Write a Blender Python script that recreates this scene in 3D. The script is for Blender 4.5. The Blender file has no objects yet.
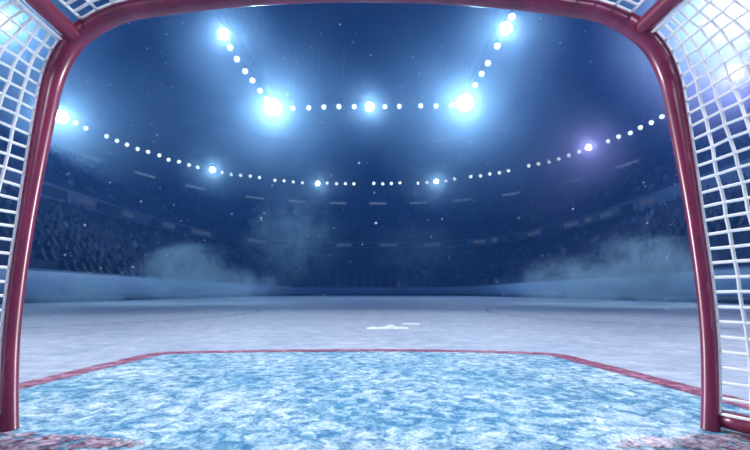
import bpy, bmesh, math, random
from mathutils import Vector, Matrix
random.seed(11)
R = math.radians
COL = bpy.context.scene.collection

# ------------------------------------------------------------------ helpers
def obj(name, bm, mat, parent=None, smooth=True):
    me = bpy.data.meshes.new(name)
    bmesh.ops.recalc_face_normals(bm, faces=bm.faces)
    if smooth:
        for f in bm.faces: f.smooth = True
    bm.to_mesh(me); bm.free()
    for m in (mat if isinstance(mat, (list, tuple)) else [mat]): me.materials.append(m)
    o = bpy.data.objects.new(name, me); COL.objects.link(o)
    if parent: o.parent = parent
    return o

def empty(name, loc=(0, 0, 0)):
    o = bpy.data.objects.new(name, None); COL.objects.link(o); o.location = loc
    return o

def tag(o, label=None, cat=None, group=None, kind=None):
    if label: o['label'] = label
    if cat: o['category'] = cat
    if group: o['group'] = group
    if kind: o['kind'] = kind
    return o

def copy_tree(o, parent=None):
    c = o.copy(); COL.objects.link(c)
    if parent: c.parent = parent
    for ch in list(o.children): copy_tree(ch, c)
    return c

def box(bm, x0, x1, y0, y1, z0, z1, mi=0):
    v = [bm.verts.new((x, y, z)) for x in (x0, x1) for y in (y0, y1) for z in (z0, z1)]
    for q in ((0, 1, 3, 2), (4, 6, 7, 5), (0, 4, 5, 1), (2, 3, 7, 6), (0, 2, 6, 4), (1, 5, 7, 3)):
        bm.faces.new([v[i] for i in q]).material_index = mi

def tube(bm, pts, r, sides=8, closed=False, caps=True):
    pts = [Vector(p) for p in pts]; n = len(pts)
    rr = r if isinstance(r, (list, tuple)) else [r] * n
    tang = []
    for i in range(n):
        a = pts[i - 1] if (i > 0 or closed) else pts[i]
        b = pts[(i + 1) % n] if (i < n - 1 or closed) else pts[i]
        tang.append((b - a).normalized())
    up = Vector((0, 0, 1)) if abs(tang[0].z) < .9 else Vector((0, 1, 0))
    nrm = (up - tang[0] * up.dot(tang[0])).normalized()
    rings = []
    for i in range(n):
        nrm = (nrm - tang[i] * nrm.dot(tang[i])).normalized()
        bi = tang[i].cross(nrm)
        rings.append([bm.verts.new(pts[i] + (nrm * math.cos(2 * math.pi * k / sides) + bi * math.sin(2 * math.pi * k / sides)) * rr[i]) for k in range(sides)])
    for i in range(n if closed else n - 1):
        A, B = rings[i], rings[(i + 1) % n]
        for k in range(sides):
            bm.faces.new((A[k], A[(k + 1) % sides], B[(k + 1) % sides], B[k]))
    if caps and not closed:
        bm.faces.new(rings[0][::-1]); bm.faces.new(rings[-1])

def lathe(bm, prof, sides=16, M=None, mi=0):
    """prof: (radius, z) pairs, spun about z"""
    rings = []
    for r, z in prof:
        if r < 1e-6: rings.append([bm.verts.new((0, 0, z))])
        else: rings.append([bm.verts.new((r * math.cos(2 * math.pi * k / sides), r * math.sin(2 * math.pi * k / sides), z)) for k in range(sides)])
    for A, B in zip(rings, rings[1:]):
        for k in range(sides):
            k2 = (k + 1) % sides
            q = [A[k % len(A)], A[k2 % len(A)], B[k2 % len(B)], B[k % len(B)]]
            q = list(dict.fromkeys(q))
            if len(q) > 2: bm.faces.new(q).material_index = mi
    if M is not None:
        bmesh.ops.transform(bm, matrix=M, verts=[v for r_ in rings for v in r_])

def catmull(P, n):
    """n points, even in arc length, along a smooth curve through P"""
    P = [Vector(p) for p in P]; out = []
    for i in range(len(P) - 1):
        p0 = P[i - 1] if i else P[0] * 2 - P[1]
        p3 = P[i + 2] if i + 2 < len(P) else P[-1] * 2 - P[-2]
        for k in range(24):
            t = k / 24
            out.append(.5 * ((2 * P[i]) + (P[i + 1] - p0) * t + (2 * p0 - 5 * P[i] + 4 * P[i + 1] - p3) * t * t + (3 * P[i] - p0 - 3 * P[i + 1] + p3) * t ** 3))
    out.append(P[-1])
    return resample(out, n)

def resample(out, n):
    L = [0]
    for a, b in zip(out, out[1:]): L.append(L[-1] + (b - a).length)
    res, j = [], 0
    for k in range(n):
        s = L[-1] * k / (n - 1)
        while j < len(L) - 2 and L[j + 1] < s: j += 1
        d = L[j + 1] - L[j]
        res.append(out[j].lerp(out[j + 1], (s - L[j]) / d if d else 0))
    return res

# ------------------------------------------------------------------ materials
def nodes(name):
    m = bpy.data.materials.new(name); m.use_nodes = True
    nt = m.node_tree
    for n in list(nt.nodes): nt.nodes.remove(n)
    out = nt.nodes.new('ShaderNodeOutputMaterial')
    return m, nt, out

def N(nt, t, **kw):
    n = nt.nodes.new(t)
    for k, v in kw.items():
        if k in n.inputs: n.inputs[k].default_value = v
        else: setattr(n, k, v)
    return n

def noise(nt, scale, detail=4, rough=.55, stretch=None, coord='pos', dist=0.0):
    if coord == 'pos': c = N(nt, 'ShaderNodeNewGeometry').outputs['Position']
    else: c = N(nt, 'ShaderNodeTexCoord').outputs['Object']
    if stretch:
        mp = N(nt, 'ShaderNodeMapping'); mp.inputs['Scale'].default_value = stretch[0]; mp.inputs['Rotation'].default_value = (0, 0, stretch[1])
        nt.links.new(c, mp.inputs['Vector']); c = mp.outputs['Vector']
    n = N(nt, 'ShaderNodeTexNoise', Scale=scale, Detail=detail, Roughness=rough, Distortion=dist)
    nt.links.new(c, n.inputs['Vector'])
    return n.outputs['Fac']

def ramp(nt, fac, stops):
    r = N(nt, 'ShaderNodeValToRGB'); e = r.color_ramp.elements
    while len(e) < len(stops): e.new(.5)
    for k, (p, c) in enumerate(stops):
        e[k].position = p; e[k].color = (*c, 1) if not isinstance(c, (int, float)) else (c, c, c, 1)
    nt.links.new(fac, r.inputs['Fac'])
    return r.outputs['Color']

def mix(nt, fac, a, b):
    m = N(nt, 'ShaderNodeMix', data_type='RGBA')
    for s, v in ((m.inputs[0], fac), (m.inputs[6], a), (m.inputs[7], b)):
        if isinstance(v, bpy.types.NodeSocket): nt.links.new(v, s)
        else: s.default_value = v if isinstance(v, float) else (*v, 1)
    return m.outputs[2]

def math_(nt, op, a, b=0.0):
    m = N(nt, 'ShaderNodeMath', operation=op)
    for s, v in zip(m.inputs, (a, b)):
        if isinstance(v, bpy.types.NodeSocket): nt.links.new(v, s)
        else: s.default_value = v
    return m.outputs[0]

def bsdf(nt, out, color, rough=.5, metallic=0.0, spec=.5, bump=None, bump_s=.3, bump_d=.01, coat=0.0):
    b = N(nt, 'ShaderNodeBsdfPrincipled', Metallic=metallic)
    b.inputs['Specular IOR Level'].default_value = spec
    b.inputs['Coat Weight'].default_value = coat; b.inputs['Coat Roughness'].default_value = .24
    for s, v in ((b.inputs['Base Color'], color), (b.inputs['Roughness'], rough)):
        if isinstance(v, bpy.types.NodeSocket): nt.links.new(v, s)
        else: s.default_value = v if isinstance(v, (int, float)) else (*v, 1)
    if bump is not None:
        bp = N(nt, 'ShaderNodeBump', Strength=bump_s, Distance=bump_d)
        nt.links.new(bump, bp.inputs['Height']); nt.links.new(bp.outputs[0], b.inputs['Normal'])
    nt.links.new(b.outputs[0], out.inputs['Surface'])
    return b

def plain(name, c1, c2, scale=3, rough=.6, metallic=0.0, spec=.4, coat=0.0, coord='pos', bump_s=0.0):
    m, nt, out = nodes(name)
    f = noise(nt, scale, 5, .6, coord=coord)
    col = ramp(nt, f, [(.3, c1), (.7, c2)])
    bsdf(nt, out, col, rough, metallic, spec, f if bump_s else None, bump_s, .004, coat)
    return m

def emit(name, c, s):
    m, nt, out = nodes(name)
    e = N(nt, 'ShaderNodeEmission', Strength=s); e.inputs['Color'].default_value = (*c, 1)
    nt.links.new(e.outputs[0], out.inputs['Surface'])
    m.cycles.emission_sampling = 'NONE'
    return m

def smoke_mat(name, color, dens, size, seed, thr=.46, scale=.55, amp=2.3, f0=.15, f1=.95, g=.3):
    """fog puff, density fading out towards the edge of a unit-ish ellipsoid (object space, radius = size)"""
    m, nt, out = nodes(name)
    tc = N(nt, 'ShaderNodeTexCoord')
    mp = N(nt, 'ShaderNodeMapping'); mp.inputs['Scale'].default_value = tuple(1 / s for s in size)
    nt.links.new(tc.outputs['Object'], mp.inputs['Vector'])
    ln = N(nt, 'ShaderNodeVectorMath', operation='LENGTH'); nt.links.new(mp.outputs[0], ln.inputs[0])
    mp2 = N(nt, 'ShaderNodeMapping'); mp2.inputs['Location'].default_value = (seed, seed * .7, seed * 1.3)
    nt.links.new(tc.outputs['Object'], mp2.inputs['Vector'])
    ns = N(nt, 'ShaderNodeTexNoise', Scale=scale, Detail=7, Roughness=.62, Distortion=.5)
    nt.links.new(mp2.outputs[0], ns.inputs['Vector'])
    # radius pushed about by the noise gives billowing edges
    rad = math_(nt, 'ADD', ln.outputs['Value'], math_(nt, 'MULTIPLY', math_(nt, 'SUBTRACT', ns.outputs['Fac'], .5), amp))
    fall = N(nt, 'ShaderNodeMapRange'); fall.interpolation_type = 'SMOOTHSTEP'
    fall.inputs['From Min'].default_value = f0; fall.inputs['From Max'].default_value = f1
    fall.inputs['To Min'].default_value = 1; fall.inputs['To Max'].default_value = 0
    nt.links.new(rad, fall.inputs['Value'])
    th = N(nt, 'ShaderNodeMapRange'); th.inputs['From Min'].default_value = thr - .12; th.inputs['From Max'].default_value = thr + .2
    nt.links.new(ns.outputs['Fac'], th.inputs['Value'])
    d = math_(nt, 'MULTIPLY', math_(nt, 'MULTIPLY', fall.outputs[0], th.outputs[0]), dens)
    v = N(nt, 'ShaderNodeVolumePrincipled'); v.inputs['Color'].default_value = (*color, 1); v.inputs['Anisotropy'].default_value = g
    nt.links.new(d, v.inputs['Density'])
    nt.links.new(v.outputs[0], out.inputs['Volume'])
    return m

# red goal paint: scuffed, glossy
m, nt, out = nodes('red_paint')
f = noise(nt, 14, 6, .65, ((1, 1, .35), 0)); sc = noise(nt, 70, 3, .6, ((1, 1, .12), 0))
c = ramp(nt, f, [(.3, (.15, .006, .04)), (.55, (.25, .012, .065)), (.75, (.33, .03, .11))])
c = mix(nt, ramp(nt, sc, [(.66, 0.0), (.74, .35)]), c, (.62, .30, .42))
bsdf(nt, out, c, .34, 0, .5, f, .12, .003, .6); RED = m
RED2 = plain('dark_red_paint', (.16, .006, .035), (.26, .012, .06), 9, .4, coat=.3)
# net cord
m, nt, out = nodes('white_cord')
f = noise(nt, 220, 2, .5)
bsdf(nt, out, ramp(nt, f, [(.3, (.88, .89, .91)), (.7, (.95, .96, .97))]), .7, 0, .3, f, .3, .001); CORD = m
# ice
m, nt, out = nodes('rink_ice')
a = noise(nt, .9, 6, .6); b = noise(nt, 7, 8, .68, ((1, 1, 1), 0), dist=.6)
s1 = noise(nt, 3.2, 6, .7, ((.5, 7, 1), .35)); s2 = noise(nt, 3.2, 6, .7, ((.6, 8, 1), -.5))
base = ramp(nt, b, [(.28, (.25, .30, .43)), (.5, (.38, .43, .55)), (.72, (.60, .64, .72))])
sc = math_(nt, 'MAXIMUM', s1, s2)
base = mix(nt, ramp(nt, sc, [(.55, 0.0), (.70, .7)]), base, (.78, .81, .86))
base = mix(nt, ramp(nt, a, [(.35, .38), (.62, 0.0)]), base, (.24, .30, .46))
bsdf(nt, out, base, .55, 0, .12, b, .35, .008); ICE = m

def frosted(name, dark, mid, thr, snow=(.84, .90, .95), holes=None, scale=11):
    """paint in the ice, grown over by patches of frost and shaved snow"""
    m, nt, out = nodes(name)
    big = noise(nt, 2.2, 4, .55); mid_n = noise(nt, scale, 9, .7, dist=.7); fine = noise(nt, 95, 7, .75)
    c = ramp(nt, mid_n, [(.3, dark), (.62, mid)])
    k = math_(nt, 'ADD', math_(nt, 'MULTIPLY', mid_n, .54), math_(nt, 'ADD', math_(nt, 'MULTIPLY', fine, .38), math_(nt, 'MULTIPLY', big, .22)))
    c = mix(nt, ramp(nt, k, [(thr - .09, 0.0), (thr, .45), (thr + .08, 1.0)]), c, snow)
    bs = bsdf(nt, out, c, .55, 0, .15, k, .35, .008)
    if holes:
        h = noise(nt, 26, 8, .72, dist=.4)
        tr = N(nt, 'ShaderNodeBsdfTransparent'); mx = N(nt, 'ShaderNodeMixShader')
        nt.links.new(ramp(nt, h, [(holes - .03, 0.0), (holes + .03, 1.0)]), mx.inputs[0])
        nt.links.new(bs.outputs[0], mx.inputs[1]); nt.links.new(tr.outputs[0], mx.inputs[2]); nt.links.new(mx.outputs[0], out.inputs['Surface'])
    return m
CREASE = frosted('crease_blue', (.015, .11, .28), (.10, .34, .50), .618, scale=19)
CRLINE = frosted('crease_red', (.12, .010, .05), (.30, .05, .12), .635, snow=(.62, .42, .55), scale=16, holes=.60)
GLINE = frosted('goal_line_red', (.07, .008, .05), (.15, .03, .10), .59, snow=(.80, .70, .80), scale=24, holes=.54)
SLATE = plain('hazed_line_paint', (.10, .14, .26), (.20, .25, .38), 6, .6)  # grey-blue has the haze over the rink lines mixed into it
SNOW = plain('loose_snow', (.80, .86, .92), (.92, .95, .98), 40, .8, bump_s=.5)
FLAKE = plain('ice_flake_white', (.85, .92, .98), (.95, .97, 1), 60, .5, coord='obj')
# arena
BOARD = plain('dasher_white', (.26, .40, .62), (.36, .52, .74), 1.2, .45)
KICK = plain('kick_plate_navy', (.02, .03, .07), (.035, .05, .10), 2, .5)
CAP = plain('cap_rail_blue', (.10, .18, .36), (.14, .24, .44), 2, .5)
STAND = plain('seat_rows_navy', (.016, .028, .075), (.026, .044, .11), 1.5, .75)
WALLM = plain('bowl_wall_navy', (.018, .03, .085), (.03, .05, .12), .4, .85)
CEIL = plain('roof_navy', (.012, .018, .05), (.02, .03, .075), .3, .9)
FASC = plain('fascia_blue_grey', (.16, .21, .36), (.21, .27, .43), .8, .6)
DARKP = plain('dark_screen', (.008, .012, .03), (.014, .02, .045), 2, .4)
STEEL = plain('dark_steel', (.02, .025, .04), (.04, .05, .07), 5, .5, .6)
HOLE = plain('tunnel_dark', (.010, .014, .035), (.016, .022, .05), 1, .9)
PALE = emit('pale_panel_light', (.40, .55, .90), .085)
STRIP = emit('pale_strip_light', (.45, .60, .90), .2)
LENS = emit('flood_lens', (.86, .94, 1), 30)
BULB = emit('bulb_glass', (.72, .88, 1), 2.8)
m, nt, out = nodes('crowd_clothes')
g = N(nt, 'ShaderNodeNewGeometry')
c = ramp(nt, g.outputs['Random Per Island'], [(.0, (.005, .008, .03)), (.45, (.012, .018, .05)), (.75, (.025, .04, .09)), (.93, (.06, .08, .14)), (1.0, (.16, .2, .3))])
bsdf(nt, out, c, .8); CROWD = m
m, nt, out = nodes('rink_glass')
tr = N(nt, 'ShaderNodeBsdfTransparent'); tr.inputs[0].default_value = (.93, .96, .98, 1)
gl = N(nt, 'ShaderNodeBsdfGlossy', Roughness=.08); gl.inputs[0].default_value = (.8, .9, 1, 1)
mx = N(nt, 'ShaderNodeMixShader'); mx.inputs[0].default_value = .06
nt.links.new(tr.outputs[0], mx.inputs[1]); nt.links.new(gl.outputs[0], mx.inputs[2]); nt.links.new(mx.outputs[0], out.inputs['Surface']); GLASS = m

# ------------------------------------------------------------------ rink
RX, RY0, RY1, RC = 12.0, -4.2, 57.7, 8.5
def outline(off, seg=14):
    pts = []
    for cx, cy, a0 in ((RX - RC, RY1 - RC, 0), (-RX + RC, RY1 - RC, 90), (-RX + RC, RY0 + RC, 180), (RX - RC, RY0 + RC, 270)):
        for k in range(seg + 1):
            a = R(a0 + 90 * k / seg)
            pts.append((cx + (RC + off) * math.cos(a), cy + (RC + off) * math.sin(a)))
    return pts
bm = bmesh.new()
bm.faces.new([bm.verts.new((x, y, 0)) for x, y in outline(.05)])
tag(obj('floor', bm, ICE, smooth=False), kind='structure')

def ring_wall(bm, o0, o1, z0, z1):
    A, B = outline(o0), outline(o1); n = len(A)
    rows = [[bm.verts.new((x, y, z)) for x, y in P] for P, z in ((A, z0), (A, z1), (B, z1), (B, z0))]
    for i in range(4):
        for k in range(n):
            bm.faces.new((rows[i][k], rows[i][(k + 1) % n], rows[(i + 1) % 4][(k + 1) % n], rows[(i + 1) % 4][k]))
bd = empty('rink_boards'); tag(bd, kind='structure')
bm = bmesh.new(); ring_wall(bm, 0, .10, .22, 1.14); obj('board_panel', bm, BOARD, bd)
bm = bmesh.new(); ring_wall(bm, -.02, .10, 0, .22); obj('kick_plate', bm, KICK, bd)
bm = bmesh.new(); ring_wall(bm, -.02, .14, 1.14, 1.20); obj('cap_rail', bm, CAP, bd)

def flat(name, pts, z, mat):
    bm = bmesh.new(); bm.faces.new([bm.verts.new((x, y, z)) for x, y in pts])
    return tag(obj(name, bm, mat, smooth=False), kind='structure')
def ragged(P, n, j):
    Q = catmull([(x, y, 0) for x, y in P], n)
    return [(p.x + random.uniform(-j, j), p.y + random.uniform(-j, j)) for p in Q]
CR = [(-1.385, -.02), (-1.375, .3), (-1.36, .56), (-1.32, 1.0), (-1.285, 1.34), (-1.2, 1.455), (-.85, 1.515), (-.43, 1.555), (.04, 1.575), (.6, 1.535), (1.0, 1.43), (1.12, 1.34), (1.165, 1.1), (1.22, .7), (1.25, .47), (1.275, .2), (1.285, -.02)]
def inset(P, d):
    c = Vector((-.05, .5)); out = []
    for i, p in enumerate(P):
        a = Vector(P[max(i - 1, 0)]); b = Vector(P[min(i + 1, len(P) - 1)]); t = (b - a).normalized()
        nn = Vector((t.y, -t.x))
        if nn.dot(c - Vector(p)) < 0: nn = -nn
        q = Vector(p) + nn * d; out.append((q.x, q.y))
    return out
inner = catmull([(x, y, 0) for x, y in inset(CR, .078)], 160)
flat('crease', [(p.x, p.y) for p in inner] + [(1.2, -1.0), (-1.3, -1.0)], .0015, CREASE)
A = ragged(CR, 200, .006); B = ragged(inset(CR, .105), 200, .006)
bm = bmesh.new()
va = [bm.verts.new((x, y, .003)) for x, y in A]; vb = [bm.verts.new((x, y, .003)) for x, y in B]
for i in range(199): bm.faces.new((va[i], va[i + 1], vb[i + 1], vb[i]))
tag(obj('crease_line', bm, CRLINE, smooth=False), kind='structure')
bm = bmesh.new()
for x0, x1 in ((-11.9, -.5), (.6, 11.9)):                      # scraped away in the middle of the mouth
    n = 200; va, vb = [], []
    for i in range(n + 1):
        t = i / n; x = x0 + (x1 - x0) * (1 - (1 - t) ** 2 if x0 < 0 else t ** 2)
        e = min(1, max(.02, (abs(x - (x1 if x0 < 0 else x0))) / .42))
        va.append(bm.verts.new((x, -.10 + .075 * e ** .6 + random.uniform(-.012, .012), .0035)))
        vb.append(bm.verts.new((x, -.125 - .05 * e + random.uniform(-.012, .012), .0035)))
    for i in range(n): bm.faces.new((va[i], va[i + 1], vb[i + 1], vb[i]))
tag(obj('goal_line', bm, GLINE, smooth=False), kind='structure')
for sx in (-1, 1):
    bm = bmesh.new(); k = 120
    for i in range(k):
        a0, a1 = 2 * math.pi * i / k, 2 * math.pi * (i + 1) / k
        bm.faces.new([bm.verts.new((sx * 6.7 + r * math.cos(a), 6.4 + r * math.sin(a), .002)) for r, a in ((4.57, a0), (4.57, a1), (4.50, a1), (4.50, a0))])
    k = 24
    bm.faces.new([bm.verts.new((sx * 6.7 + .3 * math.cos(2 * math.pi * i / k), 6.4 + .3 * math.sin(2 * math.pi * i / k), .002)) for i in range(k)])
    tag(obj('face_off_circle', bm, SLATE, smooth=False), kind='structure')
flat('blue_line', [(-11.9, 19.5), (11.9, 19.5), (11.9, 19.8), (-11.9, 19.8)], .002, SLATE)
flat('centre_line', [(-11.9, 26.6), (11.9, 26.6), (11.9, 26.9), (-11.9, 26.9)], .002, SLATE)

# shaved snow left on the ice
def heap(name, cx, cy, lx, ly, h, seed, label):
    rnd = random.Random(seed); bm = bmesh.new(); nx, ny = 40, 14; g = []
    ph = [rnd.uniform(0, 6) for _ in range(6)]
    for i in range(nx + 1):
        row = []
        for j in range(ny + 1):
            u, v = 2 * i / nx - 1, 2 * j / ny - 1
            prof = max(0, 1 - u * u) ** .7 * max(0, 1 - v * v) ** .8
            w = .45 + .3 * math.sin(5 * u + ph[0]) + .25 * math.sin(11 * u + ph[1] + 2 * v) + rnd.uniform(-.25, .35)
            row.append(bm.verts.new((cx + u * lx + .04 * math.sin(4 * u + ph[2]), cy + v * ly + .25 * ly * math.sin(6 * u + ph[3]), .001 + max(0, h * prof * w))))
        g.append(row)
    for i in range(nx):
        for j in range(ny): bm.faces.new((g[i][j], g[i + 1][j], g[i + 1][j + 1], g[i][j + 1]))
    tag(obj(name, bm, SNOW), label, 'snow')
heap('snow_heap', .19, 3.2, .19, .10, .035, 3, 'small ragged heap of white shaved snow on the ice beyond the blue crease')
heap('snow_heap', .42, 3.75, .10, .07, .022, 5, 'tiny low lump of white snow just behind the larger snow heap')

# ------------------------------------------------------------------ goal
goal = empty('hockey_goal'); tag(goal, 'red steel hockey goal with white net, seen from inside, standing on the ice', 'hockey goal')
def rad_at(z): return .0213 + .0095 * min(1, max(0, (z - .55) / .5))
half = [(.882, 0), (.899, .12), (.911, .25), (.914, .4), (.911, .55), (.902, .7), (.890, .86), (.876, .98), (.843, 1.068), (.785, 1.128), (.705, 1.168), (.6, 1.187), (.46, 1.207), (.25, 1.225), (0, 1.232)]
# inner contour -> tube centre line
cen = []
for i, p in enumerate(half):
    a = Vector(half[max(i - 1, 0)]); b = Vector(half[min(i + 1, len(half) - 1)]); t = (b - a).normalized()
    nn = Vector((t.y, -t.x))
    if i == len(half) - 1: nn = Vector((0, 1))
    cen.append((p[0] + nn.x * rad_at(p[1]) * 1.3, p[1] + nn.y * rad_at(p[1]) * 1.15))
full = [(-x, 0, z) for x, z in cen] + [(x, 0, z) for x, z in cen[-2::-1]]
arch = catmull(full, 241)
arch = [Vector((p.x, 0, max(p.z, 0.0))) for p in arch]
ip = min(range(120), key=lambda i: abs(arch[i].z - .93))       # weld between post and crossbar
def split_tube(name, i0, i1, mat):
    bm = bmesh.new(); tube(bm, arch[i0:i1 + 1], [rad_at(p.z) for p in arch[i0:i1 + 1]], 20, caps=False); return obj(name, bm, mat, goal)
split_tube('post', 0, ip, RED); split_tube('post', 240 - ip, 240, RED)
split_tube('crossbar', ip, 240 - ip, RED)
IC = {-1: min(range(120), key=lambda i: (arch[i] - Vector((-.860, 0, 1.105))).length), 1: min(range(120), key=lambda i: (arch[i] - Vector((-.840, 0, 1.130))).length)}
ic = IC[-1]   # where the top rails leave the arch
def flare(s): return .115 * (1 - math.exp(-s / .2))
def hprof(z): return max(0, 1 - z / .8)
def base_pt(sx, s): return Vector((sx * (.935 + flare(s)), -s, .030))
for sx in (-1, 1):
    c0 = arch[IC[sx]]; x0 = abs(c0.x)
    lean = .07 if sx < 0 else .035
    pts = [(-x0 + lean * q if sx < 0 else x0 + lean * q, -q, c0.z - dz) for q, dz in ((0, 0), (.2, 0), (.45, 0), (.56, .01))]
    pts += [(sx * (x0 + .01), -.70, c0.z - .07), (sx * (x0 + .06), -.86, c0.z - .35), (sx * (x0 + .15), -1.02, c0.z - .75), (sx * 1.04, -1.12, .03)]
    bm = bmesh.new(); tube(bm, catmull(pts, 60), .024, 14)
    obj('top_rail', bm, RED2, goal)
    bm = bmesh.new(); tube(bm, [base_pt(sx, s * .01) for s in range(0, 101, 4)] + [Vector((sx * 1.02, -1.08, .030)), Vector((sx * .9, -1.15, .030)), Vector((0, -1.19, .030))], .023, 14)
    obj('base_rail', bm, RED, goal)
bm = bmesh.new()
yb = -.56; zb = arch[ic].z - .01; zb2 = arch[IC[1]].z - .01; xb = abs(arch[ic].x); xb2 = abs(arch[IC[1]].x)
tube(bm, [(-xb + .039, yb, zb)] + [(p.x, yb, p.z - .03) for p in arch[ic + 7:233 - IC[1]:4]] + [(xb2 + .02, yb, zb2)], .019, 12); obj('rear_bar', bm, RED2, goal)

def cords(bm, G, r, knots=True):
    ni, nj = len(G), len(G[0])
    for i in range(ni): tube(bm, G[i], r, 6)
    for j in range(nj): tube(bm, [G[i][j] for i in range(ni)], r, 6)
    if knots:
        for i in range(1, ni - 1):
            for j in range(1, nj - 1):
                bmesh.ops.create_icosphere(bm, subdivisions=1, radius=r * 1.5, matrix=Matrix.Translation(G[i][j]))
def attach(i):
    a, b = arch[max(i - 1, 0)], arch[min(i + 1, 240)]; t = (b - a).normalized()
    nn = Vector((-t.z, 0, t.x))
    if nn.dot(arch[i] - Vector((0, 0, .6))) < 0: nn = -nn
    return arch[i] + nn * rad_at(arch[i].z) * .35 + Vector((0, -rad_at(arch[i].z) * .95, 0))
rc = .0042
rnd = random.Random(4)
for sx in (-1, 1):
    rows = resample([attach(i) for i in range(3, IC[sx] + 1)], 30)
    G = []
    for k, p in enumerate(rows):
        x, z = abs(p.x), max(p.z, .045)
        t = min(1, max(0, (z - .55) / .55)); t = t ** 2
        row = []
        for j in range(19):
            s = (.058 * (1 - t) + .031 * t) * j
            jit = .0022 if 0 < j and 0 < k < 29 else 0
            row.append(Vector((sx * (x + flare(s) * hprof(z) + .012 * math.sin(math.pi * min(1, s / .6)) * (1 - t)) + rnd.uniform(-jit, jit), p.y - s + rnd.uniform(-jit, jit), z + rnd.uniform(-jit, jit))))
        if k == 29:          # top row is laced to the underside of the rail
            ln = .07 if sx < 0 else .035
            row = [Vector((sx * (abs(p.x) + .012) + ln * .031 * j, p.y - .031 * j, arch[IC[sx]].z - .024)) for j in range(19)]
        G.append(row)
    bm = bmesh.new(); cords(bm, G, rc)
    sn = obj('side_net', bm, CORD, goal)
    bm = bmesh.new(); tube(bm, [g[0] for g in G], .0040, 8); tube(bm, G[0], .0040, 8); obj('border_cord', bm, CORD, sn)
cols = resample([attach(i) for i in range(ic + 3, 240 - IC[1] - 2)], 33)
G = []
for k, p in enumerate(cols):
    row = []
    for j in range(17):
        u = j / 16; jit = .002 if 0 < j and 0 < k < 32 else 0
        row.append(Vector((p.x * (1 - .01 * u) + rnd.uniform(-jit, jit), p.y - .525 * u + rnd.uniform(-jit, jit), p.z - .03 * u + rnd.uniform(-jit, jit))))
    G.append(row)
bm = bmesh.new(); cords(bm, G, rc); tn = obj('top_net', bm, CORD, goal)
bm = bmesh.new(); tube(bm, [g[0] for g in G], .0044, 8); obj('border_cord', bm, CORD, tn)

# ------------------------------------------------------------------ arena bowl
CX, CY = -.8, 27.0
def rp_(a, b, n, ph, off=0.0):
    c, s = math.cos(ph), math.sin(ph)
    r = (abs(c / a) ** n + abs(s / b) ** n) ** (-1 / n) + off
    return CX + r * c, CY + r * s
def ring_strip(bm, profs, seg=180):
    rows = [[bm.verts.new((*rp_(a, b, n, 2 * math.pi * k / seg), z)) for k in range(seg)] for a, b, n, z in profs]
    for A, B in zip(rows, rows[1:]):
        for k in range(seg): bm.faces.new((A[k], A[(k + 1) % seg], B[(k + 1) % seg], B[k]))
def steps(p0, p1, n):
    out = []
    for k in range(n):
        L = lambda t: tuple(p0[i] + (p1[i] - p0[i]) * t for i in range(4))
        q0, q1 = L(k / n), L((k + 1) / n)
        out += [(q0[0], q0[1], q0[2], q1[3]), (q1[0], q1[1], q1[2], q1[3])]
    return out
LO0, LO1 = (14.6, 33.4, 4.6, .9), (26.0, 45.2, 3.1, 7.4)
UP0, UP1 = (26.9, 46.5, 3.1, 9.4), (38.4, 53.2, 2.5, 16.8)
bm = bmesh.new(); ring_strip(bm, [(*LO0[:3], 0)] + steps(LO0, LO1, 12) + [(26.0, 45.2, 3.1, 8.0)])
tag(obj('lower_stand', bm, STAND, smooth=False), kind='structure')
bm = bmesh.new(); ring_strip(bm, [(26.0, 45.2, 3.1, 8.0), (26.0, 45.2, 3.1, 9.3), (26.9, 46.5, 3.1, 9.3)])
tag(obj('balcony_fascia', bm, FASC, smooth=False), kind='structure')
bm = bmesh.new(); ring_strip(bm, [(26.9, 46.5, 3.1, 9.3)] + steps(UP0, UP1, 11))
tag(obj('upper_stand', bm, STAND, smooth=False), kind='structure')
bm = bmesh.new(); ring_strip(bm, [(38.4, 53.2, 2.5, 16.8), (39.6, 54.6, 2.5, 16.8), (39.6, 54.6, 2.5, 19.5), (41, 56, 2.5, 19.5), (41, 56, 2.5, 31)])
tag(obj('wall_bowl', bm, WALLM, smooth=False), kind='structure')
bm = bmesh.new(); bm.faces.new([bm.verts.new((*rp_(41.2, 56.2, 2.5, 2 * math.pi * k / 120), 31)) for k in range(120)])
tag(obj('ceiling', bm, CEIL, smooth=False), kind='structure')
bm = bmesh.new()
A = outline(.1); 
ring_strip(bm, [(14.6, 33.4, 4.6, 0.0), (41, 56, 2.5, -.02)])
tag(obj('ground', bm, HOLE, smooth=False), kind='structure')

def bowl_phi(x, y): return math.atan2(y - CY, x - CX)
# player tunnel at the far end
bm = bmesh.new()
for x0, x1, y0, y1, z0, z1 in ((-8.4, 4.2, 60.2, 72.5, 5.3, 5.6), (-8.4, -8.1, 60.2, 72.5, 0, 5.3), (3.9, 4.2, 60.2, 72.5, 0, 5.3)):
    box(bm, x0, x1, y0, y1, z0, z1)
tn_ = tag(obj('players_tunnel', bm, HOLE, smooth=False), kind='structure')
bm = bmesh.new(); box(bm, -8.1, 3.9, 60.6, 60.8, 0.0, 5.3); obj('tunnel_dark_sheet', bm, HOLE, tn_, smooth=False)  # dark sheet standing in for the shade inside the tunnel

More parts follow.
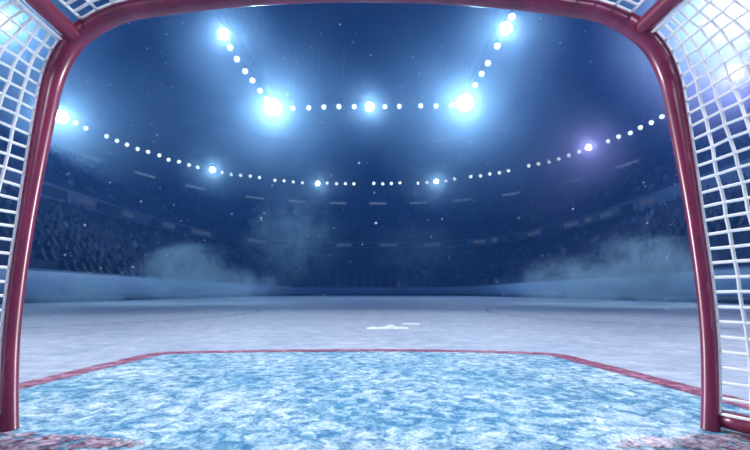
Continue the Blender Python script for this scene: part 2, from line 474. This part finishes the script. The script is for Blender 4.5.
# spectators: nobody could count them in the dark
bm = bmesh.new(); rnd = random.Random(9)
def person(bm, x, y, z, ph):
    ux, uy = math.cos(ph), math.sin(ph); vx, vy = -uy, ux
    def pt(a, b, c): return bm.verts.new((x + ux * a + vx * b, y + uy * a + vy * b, z + c))
    w = rnd.uniform(.2, .26); h = rnd.uniform(.5, .62)
    lo = [pt(-.35, -w, 0), pt(.12, -w, 0), pt(.12, w, 0), pt(-.35, w, 0)]
    mi = [pt(-.14, -w, .35), pt(.12, -w, .35), pt(.12, w, .35), pt(-.14, w, .35)]
    hi = [pt(-.08, -w * .6, h), pt(.08, -w * .6, h), pt(.08, w * .6, h), pt(-.08, w * .6, h)]
    for A, B in ((lo, mi), (mi, hi)):
        for k in range(4): bm.faces.new((A[k], A[(k + 1) % 4], B[(k + 1) % 4], B[k]))
    bm.faces.new(hi)
    t = pt(0, 0, h + .3); b = pt(0, 0, h + .02); mid = [pt(.11, 0, h + .16), pt(0, .1, h + .16), pt(-.11, 0, h + .16), pt(0, -.1, h + .16)]
    for k in range(4):
        bm.faces.new((t, mid[k], mid[(k + 1) % 4])); bm.faces.new((b, mid[(k + 1) % 4], mid[k]))
for p0, p1, n in ((LO0, LO1, 12), (UP0, UP1, 11)):
    for k in range(n):
        t = (k + .5) / n
        q = [p0[i] + (p1[i] - p0[i]) * t for i in range(3)]; z = p0[3] + (p1[3] - p0[3]) * (k + 1) / n
        ph = R(-25)
        while ph < R(205):
            x, y = rp_(*q, ph)
            r = math.hypot(x - CX, y - CY)
            if rnd.random() < .72 and not (-8.8 < x < 4.6 and z < 6.2 and y > 58):
                person(bm, x, y, z + .02, ph)
            ph += .62 / r
tag(obj('crowd', bm, CROWD, smooth=False), 'dark blurred crowd of spectators filling the seat rows around the rink', 'crowd', kind='stuff')

ORD = ['first', 'second', 'third', 'fourth', 'fifth', 'sixth', 'seventh', 'eighth', 'ninth', 'tenth', 'eleventh', 'twelfth', 'thirteenth', 'fourteenth', 'fifteenth', 'sixteenth', 'seventeenth']
# panels on the balcony fascia (x, y, dark or pale, length)
FA = [(-26.3, 32.7, 'd', 3.1), (-27.3, 37.0, 'p', 2.0), (-27.0, 40.2, 'd', 3.0), (-27.4, 43.7, 'p', 1.3), (-28.2, 49.8, 'd', 1.2), (-27.8, 52.4, 'p', 1.7), (-27.1, 55.2, 'd', 2.6), (-26.2, 59.4, 'p', 3.1), (-24.2, 63.2, 'd', 2.5), (-20.2, 68.6, 'p', 3.1), (-16.8, 70.8, 'd', 4.2), (-12.6, 72.3, 'p', 2.1), (-8.1, 73.1, 'd', 2.1), (-5.5, 73.1, 'p', 2.5), (-1.6, 73.6, 'd', 4.3), (2.4, 73.1, 'p', 2.8), (5.0, 72.3, 'd', 1.4), (9.9, 70.8, 'p', 2.8), (13.6, 69.3, 'd', 3.8), (16.9, 66.5, 'p', 2.0), (18.9, 64.6, 'p', 1.0), (20.8, 61.9, 'd', 1.2), (23.2, 58.3, 'p', 2.1), (24.4, 54.8, 'd', 2.9), (25.2, 50.6, 'p', 2.2), (25.5, 47.0, 'p', 1.0), (25.5, 43.4, 'p', 1.7), (25.5, 39.9, 'd', 1.6), (25.3, 36.6, 'p', 1.7)]
def wall_panel(name, a, b, n, ph, L, z0, z1, mat, th=.12, gap=.03):
    x, y = rp_(a, b, n, ph); x1, y1 = rp_(a, b, n, ph + .004); x0, y0 = rp_(a, b, n, ph - .004)
    t = Vector((x1 - x0, y1 - y0, 0)).normalized(); nn = Vector((t.y, -t.x, 0))      # outward
    if nn.x * (x - CX) + nn.y * (y - CY) < 0: nn = -nn
    m_ = 5; bm = bmesh.new(); F = []
    for k in range(m_ + 1):
        s = -L / 2 + L * k / m_
        # follow the curve of the wall
        rr = math.hypot(x - CX, y - CY); q = Vector(rp_(a, b, n, ph + s / rr * (1 if t.x * -math.sin(ph) + t.y * math.cos(ph) > 0 else -1)))
        c = Vector((q.x, q.y, 0)) - nn * (gap + th)
        F.append([bm.verts.new((c.x, c.y, z0)), bm.verts.new((c.x, c.y, z1)), bm.verts.new((c.x + nn.x * th, c.y + nn.y * th, z1)), bm.verts.new((c.x + nn.x * th, c.y + nn.y * th, z0))])
    for A, B in zip(F, F[1:]):
        for k in range(4): bm.faces.new((A[k], A[(k + 1) % 4], B[(k + 1) % 4], B[k]))
    bm.faces.new(F[0]); bm.faces.new(F[-1])
    return obj(name, bm, mat, smooth=False)
cnt = {'d': 0, 'p': 0}
for x, y, k, L in FA:
    o = wall_panel('fascia_screen', 26.0, 45.2, 3.1, bowl_phi(x, y), L, *((8.3, 9.0, DARKP) if k == 'd' else (8.4, 8.9, PALE)))
    w = 'dark switched-off' if k == 'd' else 'pale glowing'
    tag(o, f'{w} screen on the balcony front, {ORD[cnt[k]]} {w.split()[0]} one counted from the left goal post', 'screen', 'screens along the balcony front')
    cnt[k] += 1
ST = [(-38.2, 52.5), (-36.0, 61.7), (-31.3, 69.6), (-23.0, 76.9), (-15.5, 80.5), (-7.4, 81.4), (0.6, 81.4), (8.6, 80.5), (16.5, 77.3), (24.2, 72.1), (31.4, 63.4), (34.8, 55.1)]
for k, (x, y) in enumerate(ST):
    o = wall_panel('wall_light_strip', 39.6, 54.6, 2.5, bowl_phi(x, y), 3.4, 17.95, 18.3, STRIP)
    tag(o, f'dim pale light strip high on the bowl wall, {ORD[k]} counted from the left goal post', 'light strip', 'light strips on the upper bowl wall')

# glass over the far end boards
g0 = None
for k in range(14):
    x = -8.2 + 1.2 * k
    if g0 is None:
        g0 = empty('glass_panel')
        bm = bmesh.new(); box(bm, -.57, .57, -.008, .008, 0, 1.65); obj('pane', bm, GLASS, g0, smooth=False)
        bm = bmesh.new(); box(bm, -.63, -.57, -.03, .03, 0, 1.72); obj('stanchion', bm, FASC, g0, smooth=False)
        o = g0
    else: o = copy_tree(g0)
    y = RY1 + .06
    if x < -RX + RC: y = RY1 - RC + math.sqrt((RC + .06) ** 2 - (x + RX - RC) ** 2); o.rotation_euler.z = math.asin(-(x + RX - RC) / RC)
    if x > RX - RC: y = RY1 - RC + math.sqrt((RC + .06) ** 2 - (x - RX + RC) ** 2); o.rotation_euler.z = -math.asin((x - RX + RC) / RC)
    o.location = (x, y, 1.2)
    tag(o, f'clear glass panel on the far end boards, {ORD[k]} one counted from the left', 'glass panel', 'glass panels on the far boards')

# ------------------------------------------------------------------ lights hung in the roof
ZL = 22.0
def lattice(name, P, w=.5, closed=False):
    """box truss above the lamps"""
    bm = bmesh.new(); P = [Vector(p) for p in P]; n = len(P)
    rails = []
    for dz, ds in ((0, -w / 2), (0, w / 2), (w, -w / 2), (w, w / 2)):
        L = []
        for i, p in enumerate(P):
            a = P[i - 1] if (i or closed) else p; b = P[(i + 1) % n] if (i < n - 1 or closed) else p
            t = (b - a).normalized(); s = Vector((-t.y, t.x, 0)); L.append(p + s * ds + Vector((0, 0, dz)))
        rails.append(L); tube(bm, L, .035, 5, closed)
    for i in range(n if closed else n - 1):
        j = (i + 1) % n
        for a, b in ((0, 2), (1, 3), (2, 3)):
            tube(bm, [rails[a][i], rails[b][j]], .02, 4)
            tube(bm, [rails[a][i], rails[b][i]], .02, 4)
    for i in range(0, n, max(1, n // 8)):
        tube(bm, [P[i] + Vector((0, 0, w)), (P[i].x, P[i].y, 31)], .02, 4)
    return tag(obj(name, bm, STEEL, smooth=False), kind='structure')
def line(a, b, n): return [(a[0] + (b[0] - a[0]) * k / n, a[1] + (b[1] - a[1]) * k / n, ZL + .75) for k in range(n + 1)]
RING = [(-38.5, 50.1), (-38.4, 51.9), (-37.5, 54.8), (-37.1, 56.6), (-36.6, 58.2), (-36.1, 60.1), (-35.2, 61.4), (-34.3, 63.1), (-33.9, 65.3), (-32.7, 66.4), (-31.8, 68.2), (-30.9, 69.6), (-27.8, 72.7), (-26.6, 74.1), (-25.0, 74.6), (-23.4, 75.2), (-21.9, 76.1), (-19.4, 78.0), (-17.7, 78.4), (-16.1, 79.4), (-14.4, 80.0), (-9.5, 80.2), (-7.7, 80.8), (-5.9, 80.6), (-4.2, 80.8), (-0.2, 80.4), (1.6, 80.8), (3.3, 80.4), (5.0, 80.0), (8.6, 80.2), (10.4, 79.8), (13.9, 78.6), (15.3, 77.0), (18.1, 75.5), (19.8, 75.0), (21.2, 73.7), (22.7, 72.9), (24.0, 71.7), (26.5, 68.6), (27.8, 67.6), (29.1, 66.4), (30.1, 64.9), (30.9, 63.1), (31.7, 61.3), (33.7, 56.8), (34.2, 55.0), (35.0, 53.6), (35.2, 51.7), (35.6, 50.1), (35.7, 48.2)]
RF = [(-39.0, 48.3), (-29.2, 71.7), (-11.4, 80.4), (12.1, 79.0), (32.2, 59.4)]
ROW = [(-9.7, 45.8), (-7.8, 45.7), (-6.0, 45.5), (-4.2, 45.4), (-2.4, 45.4), (1.2, 45.4), (2.9, 45.3), (5.4, 45.2), (7.2, 45.2), (9.0, 45.1)]
LA = [(-12.2, 43.4), (-12.4, 41.4), (-12.6, 39.2), (-12.8, 37.4), (-12.9, 35.2), (-12.9, 33.3)]
RA = [(10.6, 40.2), (10.7, 37.9), (10.8, 35.9), (10.9, 33.1), (10.9, 29.1)]
ringpts = [(-39.2, 38), (-39.3, 44)] + [(-39.0, 48.3)] + [RING[i] for i in range(1, len(RING), 2)] + [(35.7, 42), (35.7, 37.6), (35.6, 33)]
lattice('ring_truss', [(p.x, p.y, ZL + .75) for p in catmull([(x, y, 0) for x, y in ringpts], 70)])
lattice('straight_truss', line((-12.6, 45.7), (11.2, 44.9), 24))
lattice('arm_truss', line((-12.1, 45), (-12.9, 22), 22)); lattice('arm_truss', line((10.5, 44.3), (10.95, 22), 22))
lattice('side_truss', line((-30.1, 18), (-30.1, 34), 14)); lattice('side_truss', line((27.7, 18), (27.7, 34), 14))

# small bulbs
bm = bmesh.new()
lathe(bm, [(0, -.30), (.13, -.27), (.24, -.16), (.29, 0), (.25, .15), (.16, .24)], 14, None, 0)
b0 = obj('ring_lamp', bm, BULB)
bm = bmesh.new(); lathe(bm, [(.16, .22), (.20, .24), (.20, .42), (.12, .5), (.05, .52), (.05, .8), (0, .8)], 12); obj('socket', bm, STEEL, b0)
FN = ['the floodlight beside the left post', 'its second floodlight', 'its third floodlight', 'its fourth floodlight', 'its fifth floodlight']
first = True
def bulb(x, y, label, group):
    global first
    o = b0 if first else copy_tree(b0); first = False
    o.location = (x, y, ZL); o.scale = (.92,) * 3
    tag(o, label, 'lamp', group)
# which ring floodlight each bulb follows
k = 0; seg = [12, 9, 8 - 4, 0]
bounds = [12, 21, 25, None]
ranges = [(0, 12, 0), (12, 21, 1), (21, 29, 2)]
idx = {}
for i, (x, y) in enumerate(RING):
    f_ = 0
    px = math.atan2(x - .04, y + 1.16)
    for q, (fx, fy) in enumerate(RF):
        if px > math.atan2(fx - .04, fy + 1.16): f_ = q
    idx[f_] = idx.get(f_, 0) + 1
    bulb(x, y, f'small bulb on the curved lamp ring, {ORD[idx[f_] - 1]} right of {FN[f_]}', 'small bulbs on the curved lamp ring')
for i, (x, y) in enumerate(ROW):
    if i < 5: l = f'small round bulb in the straight row, {ORD[i]} right of the left glaring floodlight'
    else: l = f'small round bulb in the straight row, {ORD[i - 5]} right of the middle floodlight'
    bulb(x, y, l, 'small bulbs in the straight truss row')
for i, (x, y) in enumerate(LA): bulb(x, y, f'small round bulb on the left slanting arm, {ORD[i]} above the left glaring floodlight', 'small bulbs on the left truss arm')
for i, (x, y) in enumerate(RA): bulb(x, y, f'small round bulb on the right slanting arm, {ORD[i]} above the right glaring floodlight', 'small bulbs on the right truss arm')

# floodlights: reflector bowl, glowing lens, yoke
def flood_proto():
    t = empty('floodlight')
    bm = bmesh.new(); lathe(bm, [(.62, .0), (.66, .02), (.66, .10), (.60, .30), (.42, .55), (.22, .68), (0, .70)], 20); obj('housing', bm, STEEL, t)
    bm = bmesh.new(); lathe(bm, [(.62, .02), (.5, -.05), (.3, -.11), (0, -.14)], 20); obj('lens', bm, LENS, t)
    bm = bmesh.new(); tube(bm, [(-.72, 0, .2), (-.72, 0, .75), (0, 0, .98), (.72, 0, .75), (.72, 0, .2)], .05, 6); obj('yoke', bm, STEEL, t)
    return t
fp = None
def flood(x, y, label, size, power, color, group, aim=(0, 3, .5), cone=150):
    global fp
    if fp is None: fp = flood_proto(); o = fp
    else: o = copy_tree(fp)
    p = Vector((x, y, ZL)); d = (Vector(aim) - p).normalized()
    o.location = p; o.scale = (size,) * 3
    o.rotation_euler = (-d).to_track_quat('Z', 'Y').to_euler()
    tag(o, label, 'floodlight', group)
    if power:
        L = bpy.data.lights.new('flood_beam', 'SPOT'); L.energy = power; L.color = color; L.spot_size = R(cone); L.spot_blend = 1; L.shadow_soft_size = .35
        lo = bpy.data.objects.new('flood_beam', L); COL.objects.link(lo); lo.location = p + d * .4 * size; lo.rotation_euler = d.to_track_quat('-Z', 'Y').to_euler()
WB = (.34, .60, 1.0); VI = (.52, .38, 1.0)
K = 270
GR = 'floodlights on the curved lamp ring'; GT = 'floodlights on the truss rectangle'
flood(*RF[0], 'bright floodlight on the curved lamp ring, glaring close beside the left goal post', 1.15, 30 * K, WB, GR)
flood(-28.8, 70.9, 'small floodlight on the curved lamp ring, second counted from the left goal post', .7, 8 * K, WB, GR)
flood(*RF[2], 'small floodlight on the curved lamp ring, third counted from the left goal post', .6, 4 * K, WB, GR)
flood(*RF[3], 'small floodlight on the curved lamp ring, fourth counted from the left goal post', .65, 6 * K, WB, GR)
flood(*RF[4], 'small floodlight on the curved lamp ring, last one before the right goal post', .65, 8 * K, VI, GR)
flood(-12.0, 45.6, 'glaring large floodlight at the left end of the straight lamp row', 1.4, 37 * K, WB, GT)
flood(-.6, 45.4, 'small floodlight in the middle of the straight lamp row', .75, 8 * K, WB, GT)
flood(10.4, 44.4, 'glaring large floodlight at the right end of the straight lamp row', 1.4, 37 * K, WB, GT)
flood(-12.8, 31.4, 'oval bright floodlight at the top of the left slanting lamp arm', .72, 9 * K, WB, GT)
flood(10.9, 30.6, 'oval bright floodlight at the top of the right slanting lamp arm', .72, 9 * K, WB, GT)
GS = 'floodlights glaring behind the side nets'
flood(-30.1, 29.5, 'floodlight glaring behind the left side net, near the top corner', 1.0, 22 * K, WB, GS)
flood(35.7, 37.6, 'floodlight glaring behind the right side net, lower of the two there', 1.1, 24 * K, VI, GS)
flood(27.7, 27.7, 'brightest floodlight glaring behind the right side net at the top corner', 1.4, 60 * K, (.50, .64, 1.0), GS)

# added unseen spots that brighten the crease, the net and the goal frame
def spot(loc, aim, power, color, cone, blend=1.0, r=.6):
    L = bpy.data.lights.new('added_spot', 'SPOT'); L.energy = power; L.color = color; L.spot_size = R(cone); L.spot_blend = blend; L.shadow_soft_size = r
    o = bpy.data.objects.new('added_spot', L); COL.objects.link(o); o.location = loc
    o.rotation_euler = (Vector(aim) - Vector(loc)).to_track_quat('-Z', 'Y').to_euler()
spot((0, 2.5, 21), (0, 1.0, 0), 8500, (.82, .94, 1), 20)
spot((-9, 5.5, 19), (0, 1.6, 0), 7500, (.84, .92, 1), 40)
spot((9, 5.5, 19), (0, 1.6, 0), 8500, (.86, .88, 1), 40)
spot((-1.3, -3.9, 2.6), (-.2, 0, 1.45), 230, (.86, .90, 1), 50, 1, .15)
spot((1.5, -3.9, 2.4), (.4, 0, 1.5), 440, (.86, .86, 1), 50, 1, .15)

# added unseen spots: low side pair rims the frame, high pair brightens the smoke
spot((11.4, 6.0, 1.6), (-.6, 0, .75), 4200, (.90, .95, 1), 18, 1, .12)
spot((-11.4, 6.0, 1.6), (.6, 0, .75), 4200, (.92, .92, 1), 18, 1, .12)
spot((9.5, 8.5, 21), (8.0, 12.5, 0), 12000, (.62, .86, 1), 24)
spot((-8.0, 9.5, 21), (-7.0, 14, 0), 9500, (.55, .82, 1), 26)

# ------------------------------------------------------------------ smoke and flakes
def puff(name, loc, size, mat, label, seed):
    bm = bmesh.new(); bmesh.ops.create_icosphere(bm, subdivisions=4, radius=1.0)
    from mathutils import noise as mn
    for v in bm.verts:
        d = v.co.normalized()
        k = 1.0 + .22 * mn.noise(d * 1.7 + Vector((seed, 0, 0))) + .10 * mn.noise(d * 4 + Vector((0, seed, 0)))
        v.co = Vector((d.x * size[0], d.y * size[1], d.z * size[2])) * k
        v.co.z = max(v.co.z, -loc[2] + .02)
    o = obj(name, bm, mat); o.location = loc
    return tag(o, label, 'smoke', kind='stuff')
SM = (.66, .87, 1.0)
for nm, loc, size, dens, seed, lab in (
    ('smoke', (8.9, 12.2, .9), (2.6, 1.4, 1.75), 3.6, 3.1, 'tallest billowing pale smoke cloud over the ice beside the right goal post'),
    ('smoke', (6.6, 12.8, .55), (2.8, 1.4, 1.25), 2.8, 4.6, 'lower smoke cloud drifting left of the tallest smoke on the right ice'),
    ('smoke', (-6.9, 14.0, 1.0), (2.0, 1.4, 1.9), 2.6, 7.7, 'tallest thin blue smoke rising from the ice in front of the left boards'),
    ('smoke', (-5.2, 14.5, .5), (2.6, 1.4, 1.1), 2.0, 2.4, 'low smoke bank trailing to the right of the tall smoke on the left'),
    ('smoke', (-9.0, 11.8, .35), (2.6, 1.4, .85), 2.0, 1.9, 'low flat bank of smoke lying on the ice beside the left goal post'),
    ('smoke', (-7.0, 34.0, 5.0), (5.5, 3.0, 5.2), .6, 5.2, 'faint tall wisp of smoke hanging over the far left half of the rink'),
    ('smoke', (4.5, 44.0, 5.0), (7.5, 3.0, 4.5), .4, 6.3, 'faint wide wisp of smoke over the far right half of the rink'),
):
    puff(nm, loc, size, smoke_mat('smoke_' + str(seed), SM, dens, size, seed, scale=2.6 / size[2] if size[2] > 3 else 1.05, amp=2.6, f0=.3, f1=.85, thr=.5, g=.6), lab, seed)
# added haze volumes, shaped to give the floodlights wide halos, plus a violet glow
for k, (x, y, rr, dens, lab) in enumerate((
    (-12.0, 45.6, 15.5, .050, 'the large left floodlight of the straight lamp row'),
    (10.4, 44.4, 15.5, .050, 'the large right floodlight of the straight lamp row'),
    (-.6, 45.4, 6.0, .05, 'the small floodlight in the middle of the straight row'),
    (-12.8, 31.4, 6.0, .08, 'the oval floodlight atop the left lamp arm'),
    (10.9, 30.6, 6.0, .08, 'the oval floodlight atop the right lamp arm'),
    (-37.0, 48.3, 14.0, .06, 'the ring floodlight beside the left goal post'),
    (-28.8, 70.9, 9.0, .10, 'the second ring floodlight from the left post'),
    (-11.4, 79.4, 8.0, .10, 'the third ring floodlight from the left post'),
    (12.1, 78.4, 9.5, .12, 'the fourth ring floodlight from the left post'),
    (31.0, 58.0, 10.0, .08, 'the last ring floodlight before the right post'),
    (-30.1, 29.5, 9.0, .06, 'the floodlight behind the left side net'),
    (35.0, 37.6, 8.0, .07, 'the lower floodlight behind the right side net'),
    (25.0, 52.0, 11.0, .05, 'the upper seats on the right, tinted violet'),
    (27.7, 27.7, 12.0, .10, 'the brightest floodlight behind the right side net'))):
    size = (rr, rr, rr * .95)
    puff('smoke', (x, y, 15.5 if k == 12 else ZL - .2), size, smoke_mat('halo_haze_' + str(k), (.60, .82, 1.0), dens, size, k * 1.7, thr=.36, scale=1.4 / rr, amp=.7, f0=.45, f1=1.0, g=.35), 'pale haze added for the glow around ' + lab, k)

cam_loc = Vector((.04, -1.16, .351)); PITCH = R(9.2); FPX = 420.0
def at(px, py, d):
    F = Vector((0, math.cos(PITCH), math.sin(PITCH))); U = Vector((0, -math.sin(PITCH), math.cos(PITCH)))
    return cam_loc + (F + Vector((1, 0, 0)) * (px - 375) / FPX + U * (225 - py) / FPX) * d
bm = bmesh.new()
bmesh.ops.create_icosphere(bm, subdivisions=1, radius=1.0)
rnd = random.Random(21)
for v in bm.verts: v.co = Vector((v.co.x * rnd.uniform(.7, 1.2), v.co.y * rnd.uniform(.5, .8), v.co.z * rnd.uniform(.7, 1.2)))
fl0 = obj('ice_flake', bm, FLAKE, smooth=False)
SP = [(110, 84.5, 2), (87.5, 82, 1.3), (161, 85, 1.2), (149, 94, 1.2), (340, 24.5, 1.7), (371, 55, 1.6), (311, 47.5, 1.5), (560, 43, 1.8), (541, 77, 1.6), (520, 91, 1.4), (413, 57, 1.5), (441, 46, 1.2), (141, 201.5, 2.2), (110, 182.5, 1.8), (110, 153, 1.6), (157, 135, 1.7), (181, 221, 1.6), (174, 205, 1.6), (359, 163, 1.8), (376, 223, 2.2), (261, 218, 2), (232, 214, 1.8), (334, 228, 1.8), (264, 213, 1.5), (505, 131, 1.5), (470, 141, 1.7), (519, 218, 1.8), (442, 219, 1.9), (573, 209, 2.3), (428, 220, 1.6), (487, 164, 1.4), (647, 223, 2.3), (85, 225, 2), (65, 255, 1.8), (79, 284, 1.8), (101, 268, 1.8), (133, 267, 1.7), (167, 255, 1.8), (667, 258, 1.7), (666, 299, 1.9), (699, 231, 2), (193, 149, 1.2), (226, 158, 1.4), (217, 130, 1.4), (322, 122.5, 1.3)]
spots = [(x, y, s * .62 * d / FPX, d) for x, y, s in SP for d in (rnd.uniform(2.2, 6),)]
for _ in range(200):
    d = rnd.uniform(1.8, 8); spots.append((rnd.uniform(45, 690), rnd.uniform(15, 335), rnd.uniform(.42, .95) * d / FPX, d))
first_f = True
for x, y, r, d in spots:
    p = at(x, y, d)
    if p.z < .05 or abs(p.x) > 11: continue
    o = fl0 if first_f else fl0.copy()
    if not first_f: COL.objects.link(o)
    first_f = False
    o.location = p; o.scale = (r * rnd.uniform(.8, 1.2), r, r * rnd.uniform(.8, 1.2)); o.rotation_euler = (rnd.uniform(0, 6), rnd.uniform(0, 6), rnd.uniform(0, 6))
    tag(o, 'tiny white ice flake drifting through the air above the rink', 'ice flake', 'drifting ice flakes')

# ------------------------------------------------------------------ haze, camera, view
sc = bpy.context.scene
w = bpy.data.worlds.new('arena_air'); sc.world = w; w.use_nodes = True
nt = w.node_tree
for n_ in list(nt.nodes): nt.nodes.remove(n_)
wo = nt.nodes.new('ShaderNodeOutputWorld'); bg = nt.nodes.new('ShaderNodeBackground'); bg.inputs[0].default_value = (0, 0, 0, 1); bg.inputs[1].default_value = 0
vs = nt.nodes.new('ShaderNodeVolumeScatter'); vs.inputs['Color'].default_value = (.13, .38, 1.0, 1); vs.inputs['Density'].default_value = .005; vs.inputs['Anisotropy'].default_value = .62
nt.links.new(bg.outputs[0], wo.inputs['Surface']); nt.links.new(vs.outputs[0], wo.inputs['Volume'])

cd = bpy.data.cameras.new('camera'); cd.sensor_width = 36; cd.lens = 420 / 750 * 36; cd.clip_end = 300; cd.clip_start = .01
cd.dof.use_dof = True; cd.dof.focus_distance = 1.3; cd.dof.aperture_fstop = 4.0
co = bpy.data.objects.new('camera', cd); COL.objects.link(co); co.location = cam_loc; co.rotation_euler = (R(90) + PITCH, 0, 0)
sc.camera = co
sc.cycles.volume_bounces = 1; sc.cycles.max_bounces = 6; sc.cycles.transparent_max_bounces = 12
sc.cycles.volume_step_rate = 1.0
sc.cycles.sample_clamp_indirect = 4.0
sc.view_settings.view_transform = 'Standard'; sc.view_settings.look = 'None'; sc.view_settings.gamma = 1.0; sc.view_settings.exposure = 0.0
sc.view_settings.use_curve_mapping = False
